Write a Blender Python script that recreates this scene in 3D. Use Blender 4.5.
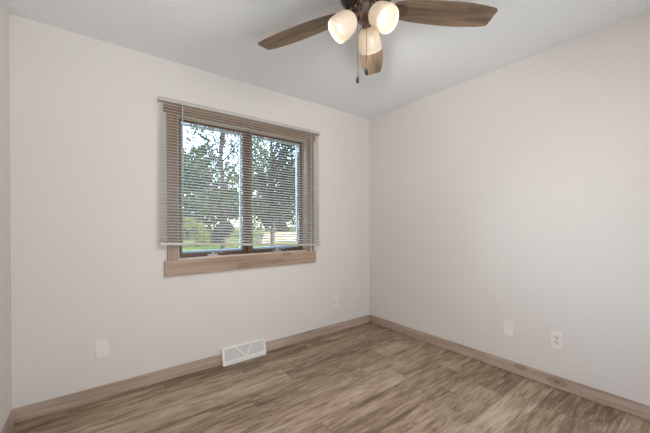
import bpy, bmesh, math, random
import numpy as np
from mathutils import Vector, Matrix
R = math.radians
for o in list(bpy.data.objects): bpy.data.objects.remove(o, do_unlink=True)
scene = bpy.context.scene
C = scene.collection

# ------------------------------------------------------------------ camera, world, sun, exposure
cam_d = bpy.data.cameras.new('camera'); cam = bpy.data.objects.new('camera', cam_d); C.objects.link(cam)
YAW, PITCH, ROLL, FPX = 0.6557, -0.0021, -0.0046, 301.18
fw = Vector((math.sin(YAW)*math.cos(PITCH), math.cos(YAW)*math.cos(PITCH), math.sin(PITCH)))
rt = Vector((math.cos(YAW), -math.sin(YAW), 0)); up = rt.cross(fw)
rt2 = rt*math.cos(ROLL) + up*math.sin(ROLL); up2 = -rt*math.sin(ROLL) + up*math.cos(ROLL)
M = Matrix((rt2, up2, -fw)).transposed().to_4x4(); M.translation = Vector((-2.6057, -2.5719, 1.1828))
cam.matrix_world = M
cam_d.sensor_width = 36; cam_d.lens = FPX/650*36
cam_d.shift_x = -3.33/650; cam_d.shift_y = 7.95/650
cam_d.clip_start = 0.05; cam_d.clip_end = 300
scene.camera = cam

SKY = 2.6; SUN = 8.0; BULB = 3.1; LAMP = 17.0; FILL = 44.0; EXPO = 0.0
world = bpy.data.worlds.new('world'); scene.world = world; world.use_nodes = True
wn = world.node_tree.nodes; wl = world.node_tree.links
bg = wn['Background']; sky = wn.new('ShaderNodeTexSky'); sky.sky_type = 'NISHITA'
sky.sun_disc = False; sky.sun_elevation = R(48); sky.sun_rotation = R(150); sky.air_density = 1.0; sky.dust_density = 2.0
wl.new(sky.outputs[0], bg.inputs[0]); bg.inputs[1].default_value = SKY
sun_d = bpy.data.lights.new('sun', 'SUN'); sun = bpy.data.objects.new('sun', sun_d); C.objects.link(sun)
sun_d.energy = SUN; sun_d.angle = R(0.6); sun_d.color = (1, 0.94, 0.86)
sun.rotation_euler = Vector((-0.45, 0.62, -0.75)).to_track_quat('-Z', 'Y').to_euler()
sun.location = (3, -6, 9)
fill_d = bpy.data.lights.new('added_fill_lamp', 'AREA'); fill_lamp = bpy.data.objects.new('added_fill_lamp', fill_d); C.objects.link(fill_lamp)
fill_d.shape = 'RECTANGLE'; fill_d.size = 0.85; fill_d.size_y = 1.8; fill_d.energy = FILL; fill_d.color = (0.90, 0.965, 1)   # unseen lamp added behind the viewer to brighten the room
fill_lamp.location = (-1.95, -3.75, .85); fill_lamp.rotation_euler = (R(138), 0, R(-2))
vs = scene.view_settings; scene.display_settings.display_device = 'sRGB'
vs.view_transform = 'Standard'; vs.look = 'None'; vs.gamma = 1; vs.use_curve_mapping = False; vs.exposure = EXPO

# ------------------------------------------------------------------ materials
def lin(r, g, b):
    f = lambda c: (c/255/12.92) if c/255 <= .04045 else ((c/255+.055)/1.055)**2.4
    return (f(r), f(g), f(b), 1)
class NT:
    def __init__(s, name):
        s.m = bpy.data.materials.new(name); s.m.use_nodes = True
        s.t = s.m.node_tree; s.t.nodes.clear()
        s.out = s.n('ShaderNodeOutputMaterial')
    def n(s, typ, **kw):
        nd = s.t.nodes.new(typ)
        for k, v in kw.items():
            if k in nd.inputs.keys() if isinstance(k, str) else False: nd.inputs[k].default_value = v
            else: setattr(nd, k, v)
        return nd
    def l(s, a, b): s.t.links.new(a, b)
    def math(s, op, a, b=None):
        nd = s.n('ShaderNodeMath', operation=op)
        for i, v in enumerate((a, b)):
            if v is None: continue
            if hasattr(v, 'links'): s.l(v, nd.inputs[i])
            else: nd.inputs[i].default_value = v
        return nd.outputs[0]
    def mix(s, fac, a, b, mode='MIX'):
        nd = s.n('ShaderNodeMix', data_type='RGBA', blend_type=mode)
        for i, v in ((0, fac), (6, a), (7, b)):
            if hasattr(v, 'links'): s.l(v, nd.inputs[i])
            else: nd.inputs[i].default_value = v
        return nd.outputs[2]
    def ramp(s, fac, stops):
        nd = s.n('ShaderNodeValToRGB'); e = nd.color_ramp.elements
        while len(e) < len(stops): e.new(0.5)
        for q, (p, c) in zip(e, stops): q.position = p; q.color = c
        s.l(fac, nd.inputs[0]); return nd.outputs[0]
    def coords(s, scale, loc=None, rnd=False):
        tc = s.n('ShaderNodeTexCoord'); mp = s.n('ShaderNodeMapping'); mp.inputs['Scale'].default_value = scale
        src = tc.outputs['Object']
        if rnd:
            oi = s.n('ShaderNodeObjectInfo'); mu = s.math('MULTIPLY', oi.outputs['Random'], 37.0)
            va = s.n('ShaderNodeVectorMath', operation='ADD'); s.l(src, va.inputs[0])
            cx = s.n('ShaderNodeCombineXYZ'); [s.l(mu, cx.inputs[i]) for i in range(3)]; s.l(cx.outputs[0], va.inputs[1]); src = va.outputs[0]
        s.l(src, mp.inputs[0]); return mp.outputs[0]
    def noise(s, vec, scale, detail=3, rough=.5, dist=0):
        nd = s.n('ShaderNodeTexNoise'); s.l(vec, nd.inputs['Vector'])
        nd.inputs['Scale'].default_value = scale; nd.inputs['Detail'].default_value = detail
        nd.inputs['Roughness'].default_value = rough; nd.inputs['Distortion'].default_value = dist
        return nd.outputs['Fac']
    def bump(s, h, strength, dist=.01):
        nd = s.n('ShaderNodeBump'); s.l(h, nd.inputs['Height']); nd.inputs['Strength'].default_value = strength
        nd.inputs['Distance'].default_value = dist; return nd.outputs[0]
    def bsdf(s, col, rough=.5, metal=0, normal=None, spec=.5, **kw):
        b = s.n('ShaderNodeBsdfPrincipled')
        for k, v in (('Base Color', col), ('Roughness', rough), ('Metallic', metal), ('Normal', normal), ('Specular IOR Level', spec)):
            if v is None: continue
            if hasattr(v, 'links'): s.l(v, b.inputs[k])
            else: b.inputs[k].default_value = v
        for k, v in kw.items(): b.inputs[k.replace('_', ' ')].default_value = v
        s.l(b.outputs[0], s.out.inputs[0]); return b
def plain(name, rgb, rough=.5, metal=0, nscale=40, amt=.06, bump=0, spec=.5):
    t = NT(name); v = t.coords((1, 1, 1)); f = t.noise(v, nscale)
    c = lin(*rgb); d = tuple(x*(1-amt) for x in c[:3])+(1,)
    col = t.mix(f, d, c)
    t.bsdf(col, rough, metal, t.bump(f, bump, .002) if bump else None, spec); return t.m
def wood(name, light, dark, axis, rough=.45, fine=38, knots=False, rnd=True, along=1.6):
    t = NT(name); sc = [fine, fine, fine]; sc[axis] = along
    v = t.coords(tuple(sc), rnd=rnd); f = t.noise(v, 1.0, 5, .6, .6)
    sc2 = [5, 5, 5]; sc2[axis] = .9; f2 = t.noise(t.coords(tuple(sc2), rnd=rnd), 1.3, 3, .55)
    fac = t.math('ADD', t.math('MULTIPLY', f, .65), t.math('MULTIPLY', f2, .5))
    col = t.ramp(fac, [(.36, lin(*dark)), (.72, lin(*light))])
    if knots:
        sc3 = [11, 11, 11]; sc3[axis] = 4.5
        vo = t.n('ShaderNodeTexVoronoi'); t.l(t.coords(tuple(sc3), rnd=rnd), vo.inputs['Vector']); vo.inputs['Scale'].default_value = .8
        k = t.ramp(vo.outputs['Distance'], [(.06, (1, 1, 1, 1)), (.13, (.15, .15, .15, 1)), (.17, (.7, .7, .7, 1)), (.26, (0, 0, 0, 1))])
        col = t.mix(t.math('MULTIPLY', k, .75), col, tuple(c*.6 for c in lin(*dark)[:3])+(1,))
    t.bsdf(col, rough, 0, t.bump(f, .08, .002)); return t.m

def wall_mat():
    t = NT('wall_paint'); v = t.coords((1, 1, 1)); f = t.noise(v, 160, 3); g = t.noise(v, 1.2, 2)
    col = t.mix(g, lin(225, 219, 215), lin(228, 223, 218)); t.bsdf(col, .75, 0, t.bump(f, .06, .002), .25); return t.m
def ceil_mat():
    t = NT('textured_ceiling_paint'); v = t.coords((1, 1, 1)); f = t.noise(v, 85, 4, .65); g = t.noise(v, 240, 2)
    h = t.math('ADD', f, t.math('MULTIPLY', g, .5))
    t.bsdf(t.mix(f, lin(240, 242, 244), lin(247, 249, 251)), .9, 0, t.bump(h, .8, .007), .1); return t.m
def floor_mat():
    t = NT('plank_floor'); tc = t.n('ShaderNodeTexCoord'); sp = t.n('ShaderNodeSeparateXYZ'); t.l(tc.outputs['Object'], sp.inputs[0])
    PW, PL = .182, 1.22
    yy = t.math('DIVIDE', t.math('ADD', sp.outputs[1], .03), PW); row = t.math('FLOOR', yy); fy = t.math('FRACT', yy)
    w1 = t.n('ShaderNodeTexWhiteNoise', noise_dimensions='1D'); t.l(row, w1.inputs['W'])
    xx = t.math('ADD', t.math('DIVIDE', sp.outputs[0], PL), t.math('MULTIPLY', w1.outputs['Value'], 5.0))
    colm = t.math('FLOOR', xx); fx = t.math('FRACT', xx)
    pid = t.n('ShaderNodeCombineXYZ'); t.l(row, pid.inputs[0]); t.l(colm, pid.inputs[1])
    w2 = t.n('ShaderNodeTexWhiteNoise', noise_dimensions='3D'); t.l(pid.outputs[0], w2.inputs['Vector'])
    off = t.n('ShaderNodeVectorMath', operation='SCALE'); t.l(w2.outputs['Color'], off.inputs[0]); off.inputs['Scale'].default_value = 23
    ad = t.n('ShaderNodeVectorMath', operation='ADD'); t.l(tc.outputs['Object'], ad.inputs[0]); t.l(off.outputs[0], ad.inputs[1])
    def mp(sx, sy):
        m = t.n('ShaderNodeMapping'); m.inputs['Scale'].default_value = (sx, sy, 1); t.l(ad.outputs[0], m.inputs[0]); return m.outputs[0]
    g1 = t.noise(mp(3.2, 27), 1.0, 7, .68, 1.1); g2 = t.noise(mp(1.5, 11), 1.0, 4, .6, 1.0); g3 = t.noise(mp(9, 120), 1.0, 2)
    fac = t.math('ADD', t.math('ADD', t.math('MULTIPLY', g1, .62), t.math('MULTIPLY', g2, .34)), t.math('MULTIPLY', g3, .22))
    fac = t.math('ADD', fac, t.math('MULTIPLY', t.math('SUBTRACT', w2.outputs['Value'], .5), .13)); fac = t.math('SUBTRACT', fac, .015)
    col = t.ramp(fac, [(.38, lin(82, 64, 49)), (.50, lin(130, 108, 86)), (.60, lin(168, 146, 124)), (.74, lin(198, 180, 161))])
    kn = t.ramp(t.noise(mp(5, 22), 1.0, 2, .5, 1.5), [(.62, (0, 0, 0, 1)), (.74, (1, 1, 1, 1))])
    col = t.mix(t.math('MULTIPLY', kn, .45), col, lin(70, 52, 38))
    ey = t.math('MINIMUM', fy, t.math('SUBTRACT', 1.0, fy)); ex = t.math('MINIMUM', fx, t.math('SUBTRACT', 1.0, fx))
    gap = t.math('MAXIMUM', t.math('LESS_THAN', ey, .009), t.math('LESS_THAN', ex, .0016))
    col = t.mix(t.math('MULTIPLY', gap, .42), col, lin(48, 37, 28))
    rg = t.math('ADD', .36, t.math('MULTIPLY', g1, .16))
    h = t.math('SUBTRACT', g1, t.math('MULTIPLY', gap, 2.0))
    t.bsdf(col, rg, 0, t.bump(h, .12, .002), .55); return t.m
def glass_mat():
    t = NT('window_glass'); a = t.n('ShaderNodeBsdfTransparent'); b = t.n('ShaderNodeBsdfGlossy'); b.inputs['Roughness'].default_value = .01
    a.inputs[0].default_value = (.97, .985, .98, 1)
    lw = t.n('ShaderNodeFresnel'); lw.inputs[0].default_value = 1.45; mx = t.n('ShaderNodeMixShader')
    t.l(lw.outputs[0], mx.inputs[0]); t.l(a.outputs[0], mx.inputs[1]); t.l(b.outputs[0], mx.inputs[2]); t.l(mx.outputs[0], t.out.inputs[0]); return t.m
def shade_mat():
    t = NT('frosted_shade_glass'); d = t.n('ShaderNodeBsdfDiffuse'); d.inputs[0].default_value = lin(250, 240, 226)
    tr = t.n('ShaderNodeBsdfTranslucent'); tr.inputs[0].default_value = lin(253, 243, 228); mx = t.n('ShaderNodeMixShader'); mx.inputs[0].default_value = .40
    g = t.n('ShaderNodeBsdfGlossy'); g.inputs['Roughness'].default_value = .25; m2 = t.n('ShaderNodeMixShader'); m2.inputs[0].default_value = .05
    t.l(d.outputs[0], mx.inputs[1]); t.l(tr.outputs[0], mx.inputs[2]); t.l(mx.outputs[0], m2.inputs[1]); t.l(g.outputs[0], m2.inputs[2]); t.l(m2.outputs[0], t.out.inputs[0]); return t.m
def bulb_mat():
    t = NT('lit_bulb'); e = t.n('ShaderNodeEmission'); e.inputs[0].default_value = (1, .965, .925, 1); e.inputs[1].default_value = BULB
    t.l(e.outputs[0], t.out.inputs[0]); return t.m
def leaf_mat(name, a, b):
    t = NT(name); v = t.coords((1, 1, 1)); f = t.noise(v, 3.0, 3); col = t.mix(f, lin(*a), lin(*b))
    d = t.n('ShaderNodeBsdfDiffuse'); t.l(col, d.inputs[0]); tr = t.n('ShaderNodeBsdfTranslucent'); t.l(col, tr.inputs[0])
    mx = t.n('ShaderNodeMixShader'); mx.inputs[0].default_value = .35; t.l(d.outputs[0], mx.inputs[1]); t.l(tr.outputs[0], mx.inputs[2]); t.l(mx.outputs[0], t.out.inputs[0]); return t.m

WALL = wall_mat(); CEIL = ceil_mat(); FLOOR = floor_mat(); GLASS = glass_mat(); SHADE = shade_mat(); BULBM = bulb_mat()
BASE_X = wood('baseboard_wood', (198, 178, 163), (148, 126, 111), 0, knots=True)
BASE_Y = wood('baseboard_wood_across', (198, 178, 163), (148, 126, 111), 1, knots=True)
TRIM_X = wood('casing_wood', (184, 158, 138), (138, 112, 94), 0, knots=True)
TRIM_Z = wood('casing_wood_upright', (184, 158, 138), (138, 112, 94), 2, knots=True)
JAMB = wood('jamb_wood', (216, 202, 184), (186, 168, 148), 0)
SASH = wood('dark_sash_wood', (126, 92, 74), (82, 56, 44), 2)
BLADE = wood('fan_blade_wood', (158, 133, 109), (66, 48, 36), 0, rough=.5, fine=30, along=2.2)
WHITE = plain('white_enamel', (244, 242, 239), .4)
PLATE = plain('white_plate_plastic', (242, 236, 230), .35)
PLATE_D = plain('plate_inset_plastic', (234, 227, 220), .35)
PLATE_B = plain('blank_plate_plastic', (242, 236, 230), .35)
SLOT = plain('dark_slot', (60, 55, 52), .6)
SLAT = plain('blind_slat_enamel', (200, 197, 192), .4)
RAIL = plain('blind_rail_enamel', (196, 191, 183), .35)
CORD = plain('white_cord', (225, 222, 216), .7)
WAND = plain('clear_grey_wand', (190, 190, 190), .2)
BRONZE = plain('brushed_bronze', (140, 124, 114), .25, .9, 60, .2)
DARKB = plain('dark_bronze', (78, 68, 62), .28, .8, 60, .2)
FOB = plain('dark_fob', (40, 34, 30), .4)
CHAIN = plain('chain_metal', (120, 110, 100), .35, .8)
BEAD = plain('white_cladding', (190, 196, 204), .5)
NICKEL = plain('satin_nickel', (200, 198, 194), .3, .7)
GRILLE_T = NT('register_mesh')
_v = GRILLE_T.coords((1, 1, 1)); _c = GRILLE_T.n('ShaderNodeTexChecker'); _c.inputs['Scale'].default_value = 260
GRILLE_T.l(_v, _c.inputs['Vector']); _c.inputs[1].default_value = lin(232, 229, 226); _c.inputs[2].default_value = lin(184, 181, 178)
GRILLE_T.bsdf(_c.outputs[0], .5); GRILLE = GRILLE_T.m
GRASS = plain('grass_blades', (84, 90, 54), 1, 0, 1.2, .35, 0, 0)
BARK = plain('bark', (56, 46, 38), .9, 0, 12, .5, .6)
LEAF_A = leaf_mat('leaf_dark', (28, 33, 27), (60, 67, 52)); LEAF_B = leaf_mat('leaf_mid', (46, 54, 43), (84, 92, 68))
LEAF_C = leaf_mat('leaf_yellow', (100, 108, 50), (146, 148, 80))
LUMBER = wood('pale_lumber', (150, 130, 106), (112, 94, 76), 0)

# ------------------------------------------------------------------ mesh helpers
def box(bm, x0, x1, y0, y1, z0, z1, bev=0):
    r = bmesh.ops.create_cube(bm, size=1); vs_ = r['verts']
    for v in vs_: v.co = Vector(((x0+x1)/2+v.co.x*(x1-x0), (y0+y1)/2+v.co.y*(y1-y0), (z0+z1)/2+v.co.z*(z1-z0)))
    if bev:
        es = list({e for v in vs_ for e in v.link_edges}); bmesh.ops.bevel(bm, geom=es, offset=bev, segments=2, affect='EDGES', clamp_overlap=True)
    return vs_
def prism(bm, poly, axis, a, b):
    """extrude a 2-D polygon along an axis (0: poly is y,z; 1: x,z; 2: x,y)"""
    def p3(u, w, t): return ((t, u, w), (u, t, w), (u, w, t))[axis]
    A = [bm.verts.new(p3(u, w, a)) for u, w in poly]; B = [bm.verts.new(p3(u, w, b)) for u, w in poly]
    n = len(poly); bm.faces.new(A); bm.faces.new(B[::-1])
    for i in range(n): bm.faces.new((A[i], B[i], B[(i+1) % n], A[(i+1) % n]))
def lathe(bm, prof, seg=32, mat=None, cap0=True, cap1=True):
    rings = []
    for r, z in prof: rings.append([bm.verts.new((r*math.cos(2*math.pi*i/seg), r*math.sin(2*math.pi*i/seg), z)) for i in range(seg)])
    for a, b in zip(rings, rings[1:]):
        for i in range(seg): bm.faces.new((a[i], a[(i+1) % seg], b[(i+1) % seg], b[i]))
    if cap0: bm.faces.new(rings[0][::-1])
    if cap1: bm.faces.new(rings[-1])
    if mat is not None:
        for rg in rings:
            for v in rg: v.co = mat @ v.co
def tube(bm, pts, r, seg=8):
    pts = [Vector(p) for p in pts]; rings = []; ref = None
    for i, p in enumerate(pts):
        d = (pts[min(i+1, len(pts)-1)]-pts[max(i-1, 0)]).normalized()
        if ref is None: ref = d.orthogonal().normalized()
        u = (ref-d*ref.dot(d)).normalized(); ref = u; w = d.cross(u); rr = r[i] if isinstance(r, (list, tuple)) else r
        rings.append([bm.verts.new(p+(u*math.cos(2*math.pi*k/seg)+w*math.sin(2*math.pi*k/seg))*rr) for k in range(seg)])
    for a, b in zip(rings, rings[1:]):
        for k in range(seg): bm.faces.new((a[k], a[(k+1) % seg], b[(k+1) % seg], b[k]))
    bm.faces.new(rings[0][::-1]); bm.faces.new(rings[-1])
def wloc(o):
    v = Vector((0, 0, 0))
    while o: v = v+o.location; o = o.parent
    return v
def obj(name, bm, mat, parent=None, smooth=False, local=False, origin=None):
    """ONE mesh object; vertices given in world space (or in the parent's own space when local)"""
    bmesh.ops.recalc_face_normals(bm, faces=bm.faces[:])
    cs = [v.co for v in bm.verts]
    c = Vector(origin) if origin else Vector([(min(v[i] for v in cs)+max(v[i] for v in cs))/2 for i in range(3)])
    for v in bm.verts: v.co -= c
    me = bpy.data.meshes.new(name); bm.to_mesh(me); bm.free(); me.materials.append(mat)
    if smooth:
        me.polygons.foreach_set('use_smooth', [True]*len(me.polygons)); me.set_sharp_from_angle(angle=R(40))
    o = bpy.data.objects.new(name, me); C.objects.link(o)
    if parent: o.parent = parent; o.location = c if local else c-wloc(parent)
    else: o.location = c
    return o
def empty(name, loc, parent=None):
    o = bpy.data.objects.new(name, None); C.objects.link(o); o.location = loc; o.empty_display_size = .1
    if parent: o.parent = parent
    return o
def tag(o, label, cat, group=None):
    o['label'] = label; o['category'] = cat
    if group: o['group'] = group
    return o
def struct(o, label=None):
    o['kind'] = 'structure'
    if label: o['label'] = label
    return o
def nb(): return bmesh.new()

# ------------------------------------------------------------------ room shell
W, D, H, T = 3.0115, 3.06, 2.44, .14
OX0, OX1, OZ0, OZ1 = -2.108, -.905, .905, 2.04          # window opening
b = nb(); box(b, -W-T, T, -D-T, T, -.12, 0); struct(obj('floor', b, FLOOR, origin=(0, 0, 0)), 'brown grey wood plank floor')
b = nb(); box(b, -W-T, T, -D-T, T, H, H+.14); struct(obj('ceiling', b, CEIL, origin=(0, 0, 0)), 'white ceiling with a fine knockdown texture')
b = nb()
box(b, -W-T, OX0, 0, T, 0, H); box(b, OX1, T, 0, T, 0, H); box(b, OX0, OX1, 0, T, 0, OZ0); box(b, OX0, OX1, 0, T, OZ1, H)
struct(obj('wall_back', b, WALL, origin=(0, 0, 0)), 'off-white wall around the window')
b = nb(); box(b, 0, T, -D, 0, 0, H); struct(obj('wall_right', b, WALL, origin=(0, 0, 0)), 'bare off-white wall on the right')
b = nb(); box(b, -W-T, -W, -D, 0, 0, H); struct(obj('wall_left', b, WALL, origin=(0, 0, 0)), 'off-white wall at the left edge')
DX0, DX1, DZ = -2.90, -1.10, 2.10                      # unseen opening added behind the viewer, wide to let the added lamp through
b = nb(); box(b, -W-T, DX0, -D-T, -D, 0, H); box(b, DX1, T, -D-T, -D, 0, H); box(b, DX0, DX1, -D-T, -D, DZ, H); struct(obj('wall_front', b, WALL, origin=(0, 0, 0)), 'off-white wall behind the viewer')
b = nb(); y0, y1 = -4.45, -D-T  # added enclosure for the unseen lamp: walls, floor and ceiling
box(b, -3.3, -.9, y0-.1, y0, 0, H); box(b, -3.4, -3.3, y0-.1, y1, 0, H); box(b, -.9, -.8, y0-.1, y1, 0, H); struct(obj('wall_fill_box', b, WALL, origin=(0, 0, 0)), 'off-white walls added around the unseen lamp behind the viewer')
b = nb(); box(b, -3.4, -.8, y0-.1, y1, -.12, 0); struct(obj('floor', b, FLOOR, origin=(0, 0, 0)))
b = nb(); box(b, -3.4, -.8, y0-.1, y1, H, H+.14); struct(obj('ceiling', b, CEIL, origin=(0, 0, 0)))
BH, BT = .0884, .012
VX0, VX1 = -1.780, -1.392
b = nb(); box(b, -W, VX0-.001, -BT, 0, 0, BH, .004); box(b, VX1+.001, 0, -BT, 0, 0, BH, .004); struct(obj('baseboard_back', b, BASE_X), 'knotty wood baseboard under the window')
b = nb(); box(b, -BT, 0, -D, -BT, 0, BH, .004); struct(obj('baseboard_right', b, BASE_Y), 'knotty wood baseboard along the right wall')
b = nb(); box(b, -W, -W+BT, -D, -BT, 0, BH, .004); struct(obj('baseboard_left', b, BASE_Y), 'knotty wood baseboard along the left wall')

# ------------------------------------------------------------------ window
win = struct(empty('window_1', ((OX0+OX1)/2, 0, OZ0)), 'pair of dark wood casement sashes in pale wood casing')
cy = -.018
for x0, x1 in ((OX0-.072, OX0), (OX1, OX1+.077)):
    b = nb(); box(b, x0, x1, cy, 0, OZ0, OZ1, .002); obj('side_casing', b, TRIM_Z, win)
b = nb(); box(b, OX0-.094, OX1+.101, cy-.002, 0, OZ1, OZ1+.105, .002); obj('head_casing', b, TRIM_X, win)
b = nb(); box(b, OX0-.094, OX1+.101, cy-.002, 0, OZ0-.117, OZ0, .002); obj('apron', b, TRIM_X, win)
b = nb(); jt = .012
box(b, OX0, OX0+jt, 0, T, OZ0, OZ1); box(b, OX1-jt, OX1, 0, T, OZ0, OZ1); box(b, OX0+jt, OX1-jt, 0, T, OZ1-jt, OZ1); box(b, OX0+jt, OX1-jt, 0, T, OZ0, OZ0+jt)
obj('jamb', b, JAMB, win)
MX = (OX0+OX1)/2
b = nb(); box(b, MX-.014, MX+.014, .035, T, OZ0+jt, OZ1-jt); obj('mullion', b, SASH, win)
for x0, x1 in ((OX0+jt, MX-.014), (MX+.014, OX1-jt)):
    z0, z1 = OZ0+jt, OZ1-jt; s = .03; y0, y1 = .06, .095
    b = nb(); box(b, x0, x0+s, y0, y1, z0, z1, .003); box(b, x1-s, x1, y0, y1, z0, z1, .003); box(b, x0+s, x1-s, y0, y1, z0, z0+s, .003); box(b, x0+s, x1-s, y0, y1, z1-s+.012, z1, .003)
    sa = obj('sash', b, SASH, win)
    q = .016; a0, a1, c0, c1 = x0+s, x1-s, z0+s, z1-s+.012
    b = nb(); box(b, a0, a0+q, .096, .122, c0, c1); box(b, a1-q, a1, .096, .122, c0, c1); box(b, a0+q, a1-q, .096, .122, c0, c0+q); box(b, a0+q, a1-q, .096, .122, c1-q, c1)
    o = obj('cladding', b, BEAD, sa); o['label'] = 'white outer edge'
    b = nb(); box(b, a0+.002, a1-.002, .076, .082, c0+.001, c1-.001); obj('pane', b, GLASS, sa)
    xm = (x0+x1)/2 - .02; b = nb()
    box(b, xm-.045, xm+.045, .028, .06, z0, z0+.016, .005); lathe(b, [(.013, 0), (.013, .012), (.009, .02)], 14, Matrix.Translation((xm, .04, z0+.014)))
    tube(b, [(xm, .04, z0+.03), (xm+.03, .03, z0+.034), (xm+.06, .026, z0+.03), (xm+.072, .026, z0+.024)], [.006, .005, .0045, .007], 8)
    o = obj('crank_handle', b, NICKEL, sa, True); o['label'] = 'silver folding crank'

# ------------------------------------------------------------------ blind
BX0, BX1 = -2.235, -.776; HZ0, HZ1 = 2.103, 2.1285; YS = -.0435
bl = tag(empty('mini_blind', ((BX0+BX1)/2, -.03, HZ1)), 'pale grey horizontal mini blind lowered over the wood-cased window, bottom rail slightly askew', 'window blind')
b = nb(); box(b, BX0, BX1, -.060, -.0205, HZ0, HZ1, .003); obj('headrail', b, RAIL, bl)
for x in (BX0, BX1):
    b = nb(); box(b, x-.004, x+.004, -.062, 0, HZ0-.003, HZ1+.002, .002); obj('bracket', b, RAIL, bl)
ZB = lambda x: 1.041 + (x-BX0)/(BX1-BX0)*(.966-1.041)   # middle of the bottom rail (askew)
NS = 47; TILT = R(25); HWD = .0125
b = nb()
for i in range(NS):
    f = (i+.7)/(NS+.4); rows = []
    for x in np.linspace(BX0+.003, BX1-.003, 9):
        zc = HZ0 + (ZB(x)+.013-HZ0)*f; ring = []
        for k in range(5):
            u = (k-2)/2; dy = u*HWD; cr = .0018*(1-u*u)
            ring.append((x, YS+dy*math.cos(TILT)-cr*math.sin(TILT), zc+dy*math.sin(TILT)+cr*math.cos(TILT)))
        low = [(p[0], p[1], p[2]-.0005) for p in ring[::-1]]
        rows.append([b.verts.new(p) for p in ring+low])
    for r0, r1 in zip(rows, rows[1:]):
        for k in range(10): b.faces.new((r0[k], r0[(k+1) % 10], r1[(k+1) % 10], r1[k]))
    b.faces.new(rows[0][::-1]); b.faces.new(rows[-1])
obj('slats', b, SLAT, bl, True)
b = nb(); vv = box(b, BX0-.002, BX1+.002, YS-.0125, YS+.0125, -.011, .011, .003)
for v in b.verts: v.co.z += ZB(v.co.x)
obj('bottom_rail', b, RAIL, bl)
for x in (BX0+.16, (BX0+BX1)/2-.01, BX1-.15):
    b = nb()
    for y in (YS-.0137, YS+.0137): tube(b, [(x, y, HZ0), (x, y, ZB(x))], .0007, 6)
    obj('ladder_cord', b, CORD, bl)
b = nb(); tube(b, [(-2.082, -.070, 2.100), (-2.082, -.068, 2.085), (-2.081, -.066, 1.565), (-2.081, -.066, 1.555)], [.002, .0042, .0042, .003], 8); obj('tilt_wand', b, WAND, bl, True)
b = nb()
for dx in (0, .006): tube(b, [(-.893+dx, -.064, 2.103), (-.895+dx, -.064, 1.5), (-.899+dx, -.064, .925)], .0014, 6)
lc = obj('lift_cord', b, CORD, bl)
b = nb(); lathe(b, [(.003, 0), (.006, -.008), (.007, -.03), (.004, -.034)], 12, Matrix.Translation((-.897, -.064, .925))); obj('tassel', b, CORD, lc, True)

# ------------------------------------------------------------------ ceiling fan
FX, FY, ZB_ = -1.5560, -1.5205, 2.239
fan = tag(empty('ceiling_fan', (FX, FY, H)), 'bronze ceiling fan with five weathered wood blades and three lit shades', 'ceiling fan')
O = Vector((FX, FY, 0))
def lat(name, prof, mat, parent=fan, seg=40):
    b = nb(); lathe(b, prof, seg, Matrix.Translation(O)); return obj(name, b, mat, parent, True)
lat('canopy', [(.085, H), (.085, H-.012), (.075, H-.035), (.07, H-.05)], DARKB)
lat('motor_housing', [(.07, 2.39), (.115, 2.378), (.132, 2.35), (.135, 2.315), (.128, 2.285), (.105, 2.262), (.09, 2.255)], DARKB)
lat('switch_housing', [(.062, 2.255), (.062, 2.238), (.05, 2.23), (.048, 2.215), (.055, 2.21), (.055, 2.188), (.04, 2.172), (.022, 2.165), (.012, 2.155), (.006, 2.15)], BRONZE)
# blade in its own space: x along the blade
prof_b = [(.135, .030), (.15, .046), (.19, .056), (.24, .062), (.33, .069), (.43, .0725), (.52, .0705), (.60, .062), (.645, .054)]
def blade_bm():
    b = nb(); upper = [(r, w) for r, w in prof_b]+[(.655, .050), (.660, .044)]; poly = upper+[(r, -w) for r, w in upper[::-1]]
    poly = [(.128, -.012), (.128, .012)]+poly
    prism(b, poly, 2, -.003, .003); return b
def iron_bm():
    b = nb(); tube(b, [(.07, 0, .020), (.10, 0, .012), (.135, 0, -.004), (.16, 0, -.008)], [.014, .013, .012, .012], 10)
    poly = [(.13+.035+.045*math.cos(a), .034*math.sin(a)) for a in np.linspace(0, 2*math.pi, 25)[:-1]]
    prism(b, poly, 2, -.0085, -.003)
    for x, y in ((.15, .016), (.15, -.016), (.19, 0)): lathe(b, [(.005, -.0085), (.004, -.0105), (.001, -.011)], 10, Matrix.Translation((x, y, 0)))
    return b
bm0 = blade_bm(); proto = obj('blade', bm0, BLADE, fan, False, True, (0, 0, 0)); iron = obj('blade_bracket', iron_bm(), BRONZE, proto, True, True, (0, 0, 0))
for k in range(5):
    if k == 0: bo, io = proto, iron
    else:
        bo = proto.copy(); C.objects.link(bo); bo.parent = fan; io = iron.copy(); C.objects.link(io); io.parent = bo
    bo.location = (0, 0, ZB_-H)
    bo.rotation_euler = (Matrix.Rotation(R(113.15-72*k), 3, 'Z') @ Matrix.Rotation(R(-9), 3, 'X')).to_euler()
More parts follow.
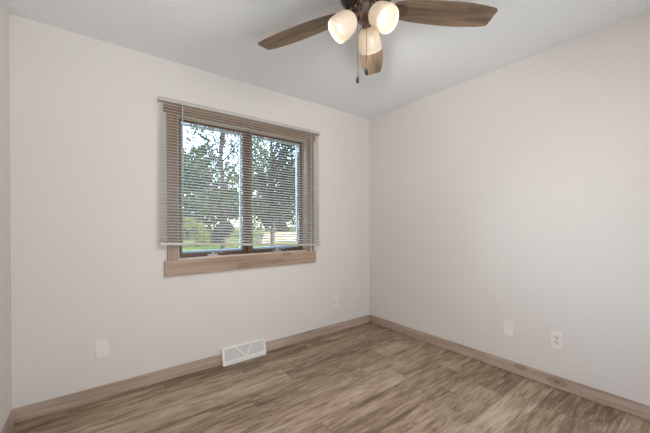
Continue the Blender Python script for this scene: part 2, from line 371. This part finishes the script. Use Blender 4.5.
# three shades: built along +z from neck to mouth
TL = R(133)
shp = [(.020, .0), (.030, .004), (.044, .016), (.055, .035), (.061, .060), (.0635, .088), (.0625, .112), (.061, .118)]
def shade_bm():
    b = nb(); inn = [(r-.003, z+(.002 if z < .01 else 0)) for r, z in shp][::-1]
    lathe(b, shp+[(.0595, .1185)]+inn, 40, None, False, False); return b
def sock_bm():
    b = nb(); lathe(b, [(.010, -.045), (.016, -.042), (.024, -.030), (.028, -.012), (.030, .002), (.026, .008), (.016, .012), (.014, .020)], 28); return b
def bulb_bm():
    b = nb(); lathe(b, [(.012, .014), (.015, .028), (.024, .046), (.0295, .062), (.029, .076), (.022, .089), (.010, .096), (.002, .0975)], 24); return b
sh0 = obj('lamp_shade', shade_bm(), SHADE, fan, True, True, (0, 0, 0)); so0 = obj('socket', sock_bm(), BRONZE, sh0, True, True, (0, 0, 0)); bu0 = obj('bulb', bulb_bm(), BULBM, sh0, True, True, (0, 0, 0))
bu0['label'] = 'glowing white bulb'; sh0['label'] = 'frosted white bell shade'
for k in range(3):
    if k == 0: s_, c_, u_ = sh0, so0, bu0
    else:
        s_ = sh0.copy(); C.objects.link(s_); s_.parent = fan
        c_ = so0.copy(); C.objects.link(c_); c_.parent = s_; u_ = bu0.copy(); C.objects.link(u_); u_.parent = s_
    az = R(33+120*k); s_.scale = (.96, .96, .98)
    s_.location = (.058*math.cos(az)-.006, .058*math.sin(az)+.005, 2.184-H)
    ld = bpy.data.lights.new('shade_lamp', 'SPOT'); lo = bpy.data.objects.new('shade_lamp', ld); C.objects.link(lo); lo.parent = s_   # the bulb's light leaving the shade's mouth
    ld.energy = LAMP; ld.spot_size = R(178); ld.spot_blend = .5; ld.shadow_soft_size = .04; ld.color = (1, .97, .93)
    lo.location = (0, 0, .121); lo.rotation_euler = (math.pi, 0, 0)
    s_.rotation_euler = (Matrix.Rotation(az, 3, 'Z') @ Matrix.Rotation(TL, 3, 'Y')).to_euler()
    a0 = Vector((FX, FY, 0)); d = Vector((math.cos(az), math.sin(az), 0)); b = nb()
    tube(b, [a0+d*.03+Vector((0, 0, 2.20)), a0+d*.045+Vector((0, 0, 2.212)), a0+d*.035+Vector((0, 0, 2.214))], .009, 10); obj('lamp_arm', b, BRONZE, fan, True)
rv = Vector((rt.x, rt.y, 0)); fv = Vector((fw.x, fw.y, 0)).normalized()
for off, dep, ztop, zf in ((-.046, -.01, 2.19, 1.900), (-.0045, -.03, 2.17, 1.928)):
    p = O+rv*off+fv*dep; b = nb(); tube(b, [p+Vector((0, 0, ztop)), p+Vector((0, 0, zf))], .0014, 6); ch = obj('pull_chain', b, CHAIN, fan)
    b = nb(); lathe(b, [(.002, .002), (.006, -.004), (.0075, -.018), (.0065, -.032), (.003, -.036)], 14, Matrix.Translation(p+Vector((0, 0, zf)))); obj('pull_fob', b, FOB, ch, True)

# ------------------------------------------------------------------ floor register
L = VX1-VX0
vent = tag(empty('baseboard_register', ((VX0+VX1)/2, 0, 0)), 'white metal heat register with three mesh triangles at the baseboard below the window', 'floor vent')
b = nb(); prism(b, [(0, 0), (0, .130), (-.022, .130), (-.052, .030), (-.052, 0)], 0, VX0, VX1); obj('body', b, WHITE, vent)
# sloped face frame: local face coordinates u (x), s (0 bottom .. 1 top)
def fp(s, lift): 
    y = -.052+s*(.030); z = .030+s*.100; n = Vector((0, -.958, .287)); return Vector((0, y, z))+n*lift
def face_quad(b, pts, l0, l1):
    A = [b.verts.new(fp(s, l0)+Vector((x, 0, 0))) for x, s in pts]; B = [b.verts.new(fp(s, l1)+Vector((x, 0, 0))) for x, s in pts]; n = len(pts)
    b.faces.new(A); b.faces.new(B[::-1])
    for i in range(n): b.faces.new((A[i], B[i], B[(i+1) % n], A[(i+1) % n]))
b = nb(); e = .016
box(b, VX0, VX1, -.064, -.052, 0, .030, .003)
face_quad(b, [(VX0, 0), (VX0+e, 0), (VX0+e, 1), (VX0, 1)], 0, .010); face_quad(b, [(VX1-e, 0), (VX1, 0), (VX1, 1), (VX1-e, 1)], 0, .010)
face_quad(b, [(VX0+e, .93), (VX1-e, .93), (VX1-e, 1), (VX0+e, 1)], 0, .010); face_quad(b, [(VX0+e, 0), (VX1-e, 0), (VX1-e, .06), (VX0+e, .06)], 0, .010)
obj('face_frame', b, WHITE, vent)
xb = VX0+L*.515; xl = VX0+L*.30; xr = VX0+L*.685; w_ = .006
for xt in (xl, xr):
    b = nb(); face_quad(b, [(xb-w_, .06), (xb+w_, .06), (xt+w_, .93), (xt-w_, .93)], .001, .009); obj('rib', b, WHITE, vent)
for pts in ([(VX0+e, .06), (xb-w_, .06), (xl-w_, .93), (VX0+e, .93)], [(xl+w_, .93), (xb, .09), (xr-w_, .93)], [(xb+w_, .06), (VX1-e, .06), (VX1-e, .93), (xr+w_, .93)]):
    b = nb(); face_quad(b, pts, 0, .003); o = obj('grille', b, GRILLE, vent); o['label'] = 'grey wire mesh'

# ------------------------------------------------------------------ wall plates
def plate(name, wall, u, zc, label, cat, kind):
    """wall 'back': u is x on y=0; wall 'right': u is y on x=0. Built facing -n."""
    o = empty(name, (u, 0, zc) if wall == 'back' else (0, u, zc)); tag(o, label, cat, 'wall plates and outlets')
    def bx(b, u0, u1, d0, d1, z0, z1, bev=0):
        if wall == 'back': box(b, u+u0, u+u1, -d1, -d0, zc+z0, zc+z1, bev)
        else: box(b, -d1, -d0, u+u0, u+u1, zc+z0, zc+z1, bev)
    b = nb(); bx(b, -.037, .037, 0, .0085, -.0605, .0605, .0035); obj('cover_plate', b, PLATE_B if kind == 'blank' else PLATE, o)
    if kind == 'blank':
        b = nb(); bx(b, -.0165, .0165, .0085, .0105, -.033, .033, .0008); obj('insert', b, PLATE_B, o)
    if kind == 'jack':
        b = nb(); bx(b, -.008, .008, .0085, .011, .028, .044, .0015); obj('jack', b, PLATE_D, o)
    if kind == 'outlet':
        b = nb(); bx(b, -.0165, .0165, .0085, .011, -.033, .033, .001); oo = obj('receptacle', b, PLATE_D, o)
        for z in (.017, -.017):
            b = nb(); bx(b, -.009, -.006, .0109, .0113, z-.003, z+.008); bx(b, .006, .009, .0109, .0113, z-.003, z+.008); bx(b, -.0025, .0025, .0109, .0113, z-.012, z-.007); obj('slots', b, SLOT, oo)
    else:
        for z in (.048, -.048):
            b = nb(); c = (u, 0, zc+z) if wall == 'back' else (0, u, zc+z)
            rot = Matrix.Rotation(R(90), 4, 'X') if wall == 'back' else Matrix.Rotation(R(-90), 4, 'Y')
            lathe(b, [(.0035, .0083), (.0032, .0097), (.001, .0101)], 10, Matrix.Translation(c) @ rot); obj('screw', b, PLATE_D, o)
    return o
plate('wall_plate', 'back', -2.581, .343, 'blank white wall plate low on window wall near left corner', 'wall plate', 'blank')
plate('power_outlet', 'back', -.543, .335, 'small white power outlet on window wall near the far corner', 'outlet', 'outlet')
plate('wall_plate', 'right', -1.544, .346, 'plain white wall plate on right wall, left of the slotted outlet', 'wall plate', 'jack')
plate('power_outlet', 'right', -1.861, .345, 'white power outlet with dark slots low on right wall, nearest the viewer', 'outlet', 'outlet')

# ------------------------------------------------------------------ outdoors
GZ = -.30
def ground_z(x, y): return GZ
b = nb(); box(b, -40, 70, .3, 110, GZ-.2, GZ); struct(obj('lawn', b, GRASS, origin=(0, 0, 0)), 'mown green lawn beyond the window')
def foliage(name, blobs, n, size, mat, parent, seed):
    rng = np.random.default_rng(seed); V = []; F = []
    wts = np.array([r[3]**2 for r in blobs]); wts = wts/wts.sum()
    for i in range(n):
        cx, cy_, cz, r = blobs[rng.choice(len(blobs), p=wts)]
        d = rng.normal(size=3); d /= np.linalg.norm(d); p = np.array([cx, cy_, cz])+d*r*rng.uniform(.35, 1)**.6*np.array([1, 1, .8])
        a = rng.normal(size=3); a /= np.linalg.norm(a); c = np.cross(a, rng.normal(size=3)); c /= np.linalg.norm(c); s = size*rng.uniform(.6, 1.3)
        k = len(V); V += [tuple(p-a*s), tuple(p+c*s*.5-a*s*.1), tuple(p+a*s), tuple(p-c*s*.5-a*s*.1)]; F.append((k, k+1, k+2, k+3))
    me = bpy.data.meshes.new(name); off = wloc(parent) if parent else Vector()
    me.from_pydata([(v[0]-off.x, v[1]-off.y, v[2]-off.z) for v in V], [], F); me.materials.append(mat)
    o = bpy.data.objects.new(name, me); C.objects.link(o); o.parent = parent; return o
def tree(name, x, y, h, r, n, leaf, mat, label, seed, trunk=.16, low=.3, cat='tree', nb_=14, group=None, bs=1.0):
    group = group or ('shrubs on the lawn' if cat == 'shrub' else 'trees beyond the window')
    rng = random.Random(seed); t = tag(empty(name, (x, y, GZ)), label, cat, group)
    bm = nb(); tube(bm, [(x, y, GZ), (x+.05, y, GZ+h*.3), (x-.05, y+.05, GZ+h*.6), (x, y, GZ+h*.85)], [trunk*1.2, trunk, trunk*.7, trunk*.3], 10)
    blobs = []
    for i in range(nb_):
        a = rng.uniform(0, 6.283); zz = rng.uniform(low, .95); rr = r*math.sqrt(max(.05, 1-((zz-.55)/.5)**2))*rng.uniform(.25, .85)
        c = (x+rr*math.cos(a), y+rr*math.sin(a), GZ+h*zz, r*rng.uniform(.28, .45)*bs); blobs.append(c)
        tube(bm, [(x, y, GZ+h*max(.15, zz-.2)), ((x+c[0])/2, (y+c[1])/2, GZ+h*(zz-.06)), c[:3]], [trunk*.4, trunk*.25, trunk*.1], 6)
    obj('trunk', bm, BARK, t, True); foliage('foliage', blobs, n, leaf, mat, t, seed)
    return t
tree('shade_tree', .85, 7.9, 6.6, 2.25, 7600, .06, LEAF_B, 'leafy green tree close outside, filling the left pane', 3, .07, .30, nb_=64, bs=.6)
tree('shade_tree', 5.6, 13.5, 9.0, 2.9, 7000, .10, LEAF_A, 'dark green leafy tree outside, filling the right pane', 8, .11, .22, nb_=64, bs=.6)
tree('shade_tree', 5.2, 32, 10.5, 4.6, 7000, .24, LEAF_A, 'big far tree across the lawn behind the left pane', 21, .25, .10, nb_=30)
tree('shade_tree', 15.2, 32, 9, 4.6, 7000, .24, LEAF_B, 'big far tree across the lawn behind the right pane', 23, .25, .10, nb_=30)
tree('shrub', 2.75, 18.9, 3.2, 1.25, 2600, .09, LEAF_C, 'yellow green shrub on the lawn seen through the left pane', 31, .05, .12, 'shrub', 9)
tree('shrub', 5.1, 21.5, 1.7, 1.1, 1800, .085, LEAF_A, 'low dark shrub on the lawn beside the window mullion', 37, .05, .15, 'shrub', 8)
tree('hedge_tree', -5, 52, 8, 4.0, 5200, .3, LEAF_B, 'pale green tree at the far lawn edge, left side', 41, .25, .06, nb_=16)
tree('hedge_tree', 5.2, 52, 8, 4.0, 5200, .3, LEAF_A, 'dark tree at the far lawn edge, left of the middle', 42, .25, .06, nb_=16)
tree('hedge_tree', 15.5, 52, 8, 4.0, 5200, .3, LEAF_B, 'green tree at the far lawn edge, right of the middle', 43, .25, .06, nb_=16)
tree('hedge_tree', 25.8, 52, 8, 4.0, 5200, .3, LEAF_A, 'dark tree at the far lawn edge, right side', 47, .25, .06, nb_=16)
tree('hedge_tree', 36, 52, 8, 4.0, 5200, .3, LEAF_B, 'green tree at the far lawn edge, farthest right', 53, .25, .06, nb_=16)
# low timber bed on the lawn
tb = tag(empty('timber_bed', (9.1, 19.6, GZ)), 'low pale timber structure of stacked boards on the lawn, lower right pane', 'timber structure')
for i in range(4):
    b = nb(); box(b, 7.5+.06*i, 11.2, 19.0, 19.08, GZ+.01+i*.2, GZ+.19+i*.2, .01); obj('board', b, LUMBER, tb)
    b = nb(); box(b, 7.5+.06*i, 7.58+.06*i, 19.08, 20.2, GZ+.01+i*.2, GZ+.19+i*.2, .01); obj('board', b, LUMBER, tb)
for x in (7.9, 9.4, 11.1):
    b = nb(); box(b, x-.05, x+.05, 19.08, 19.18, GZ, GZ+.8); obj('post', b, LUMBER, tb)
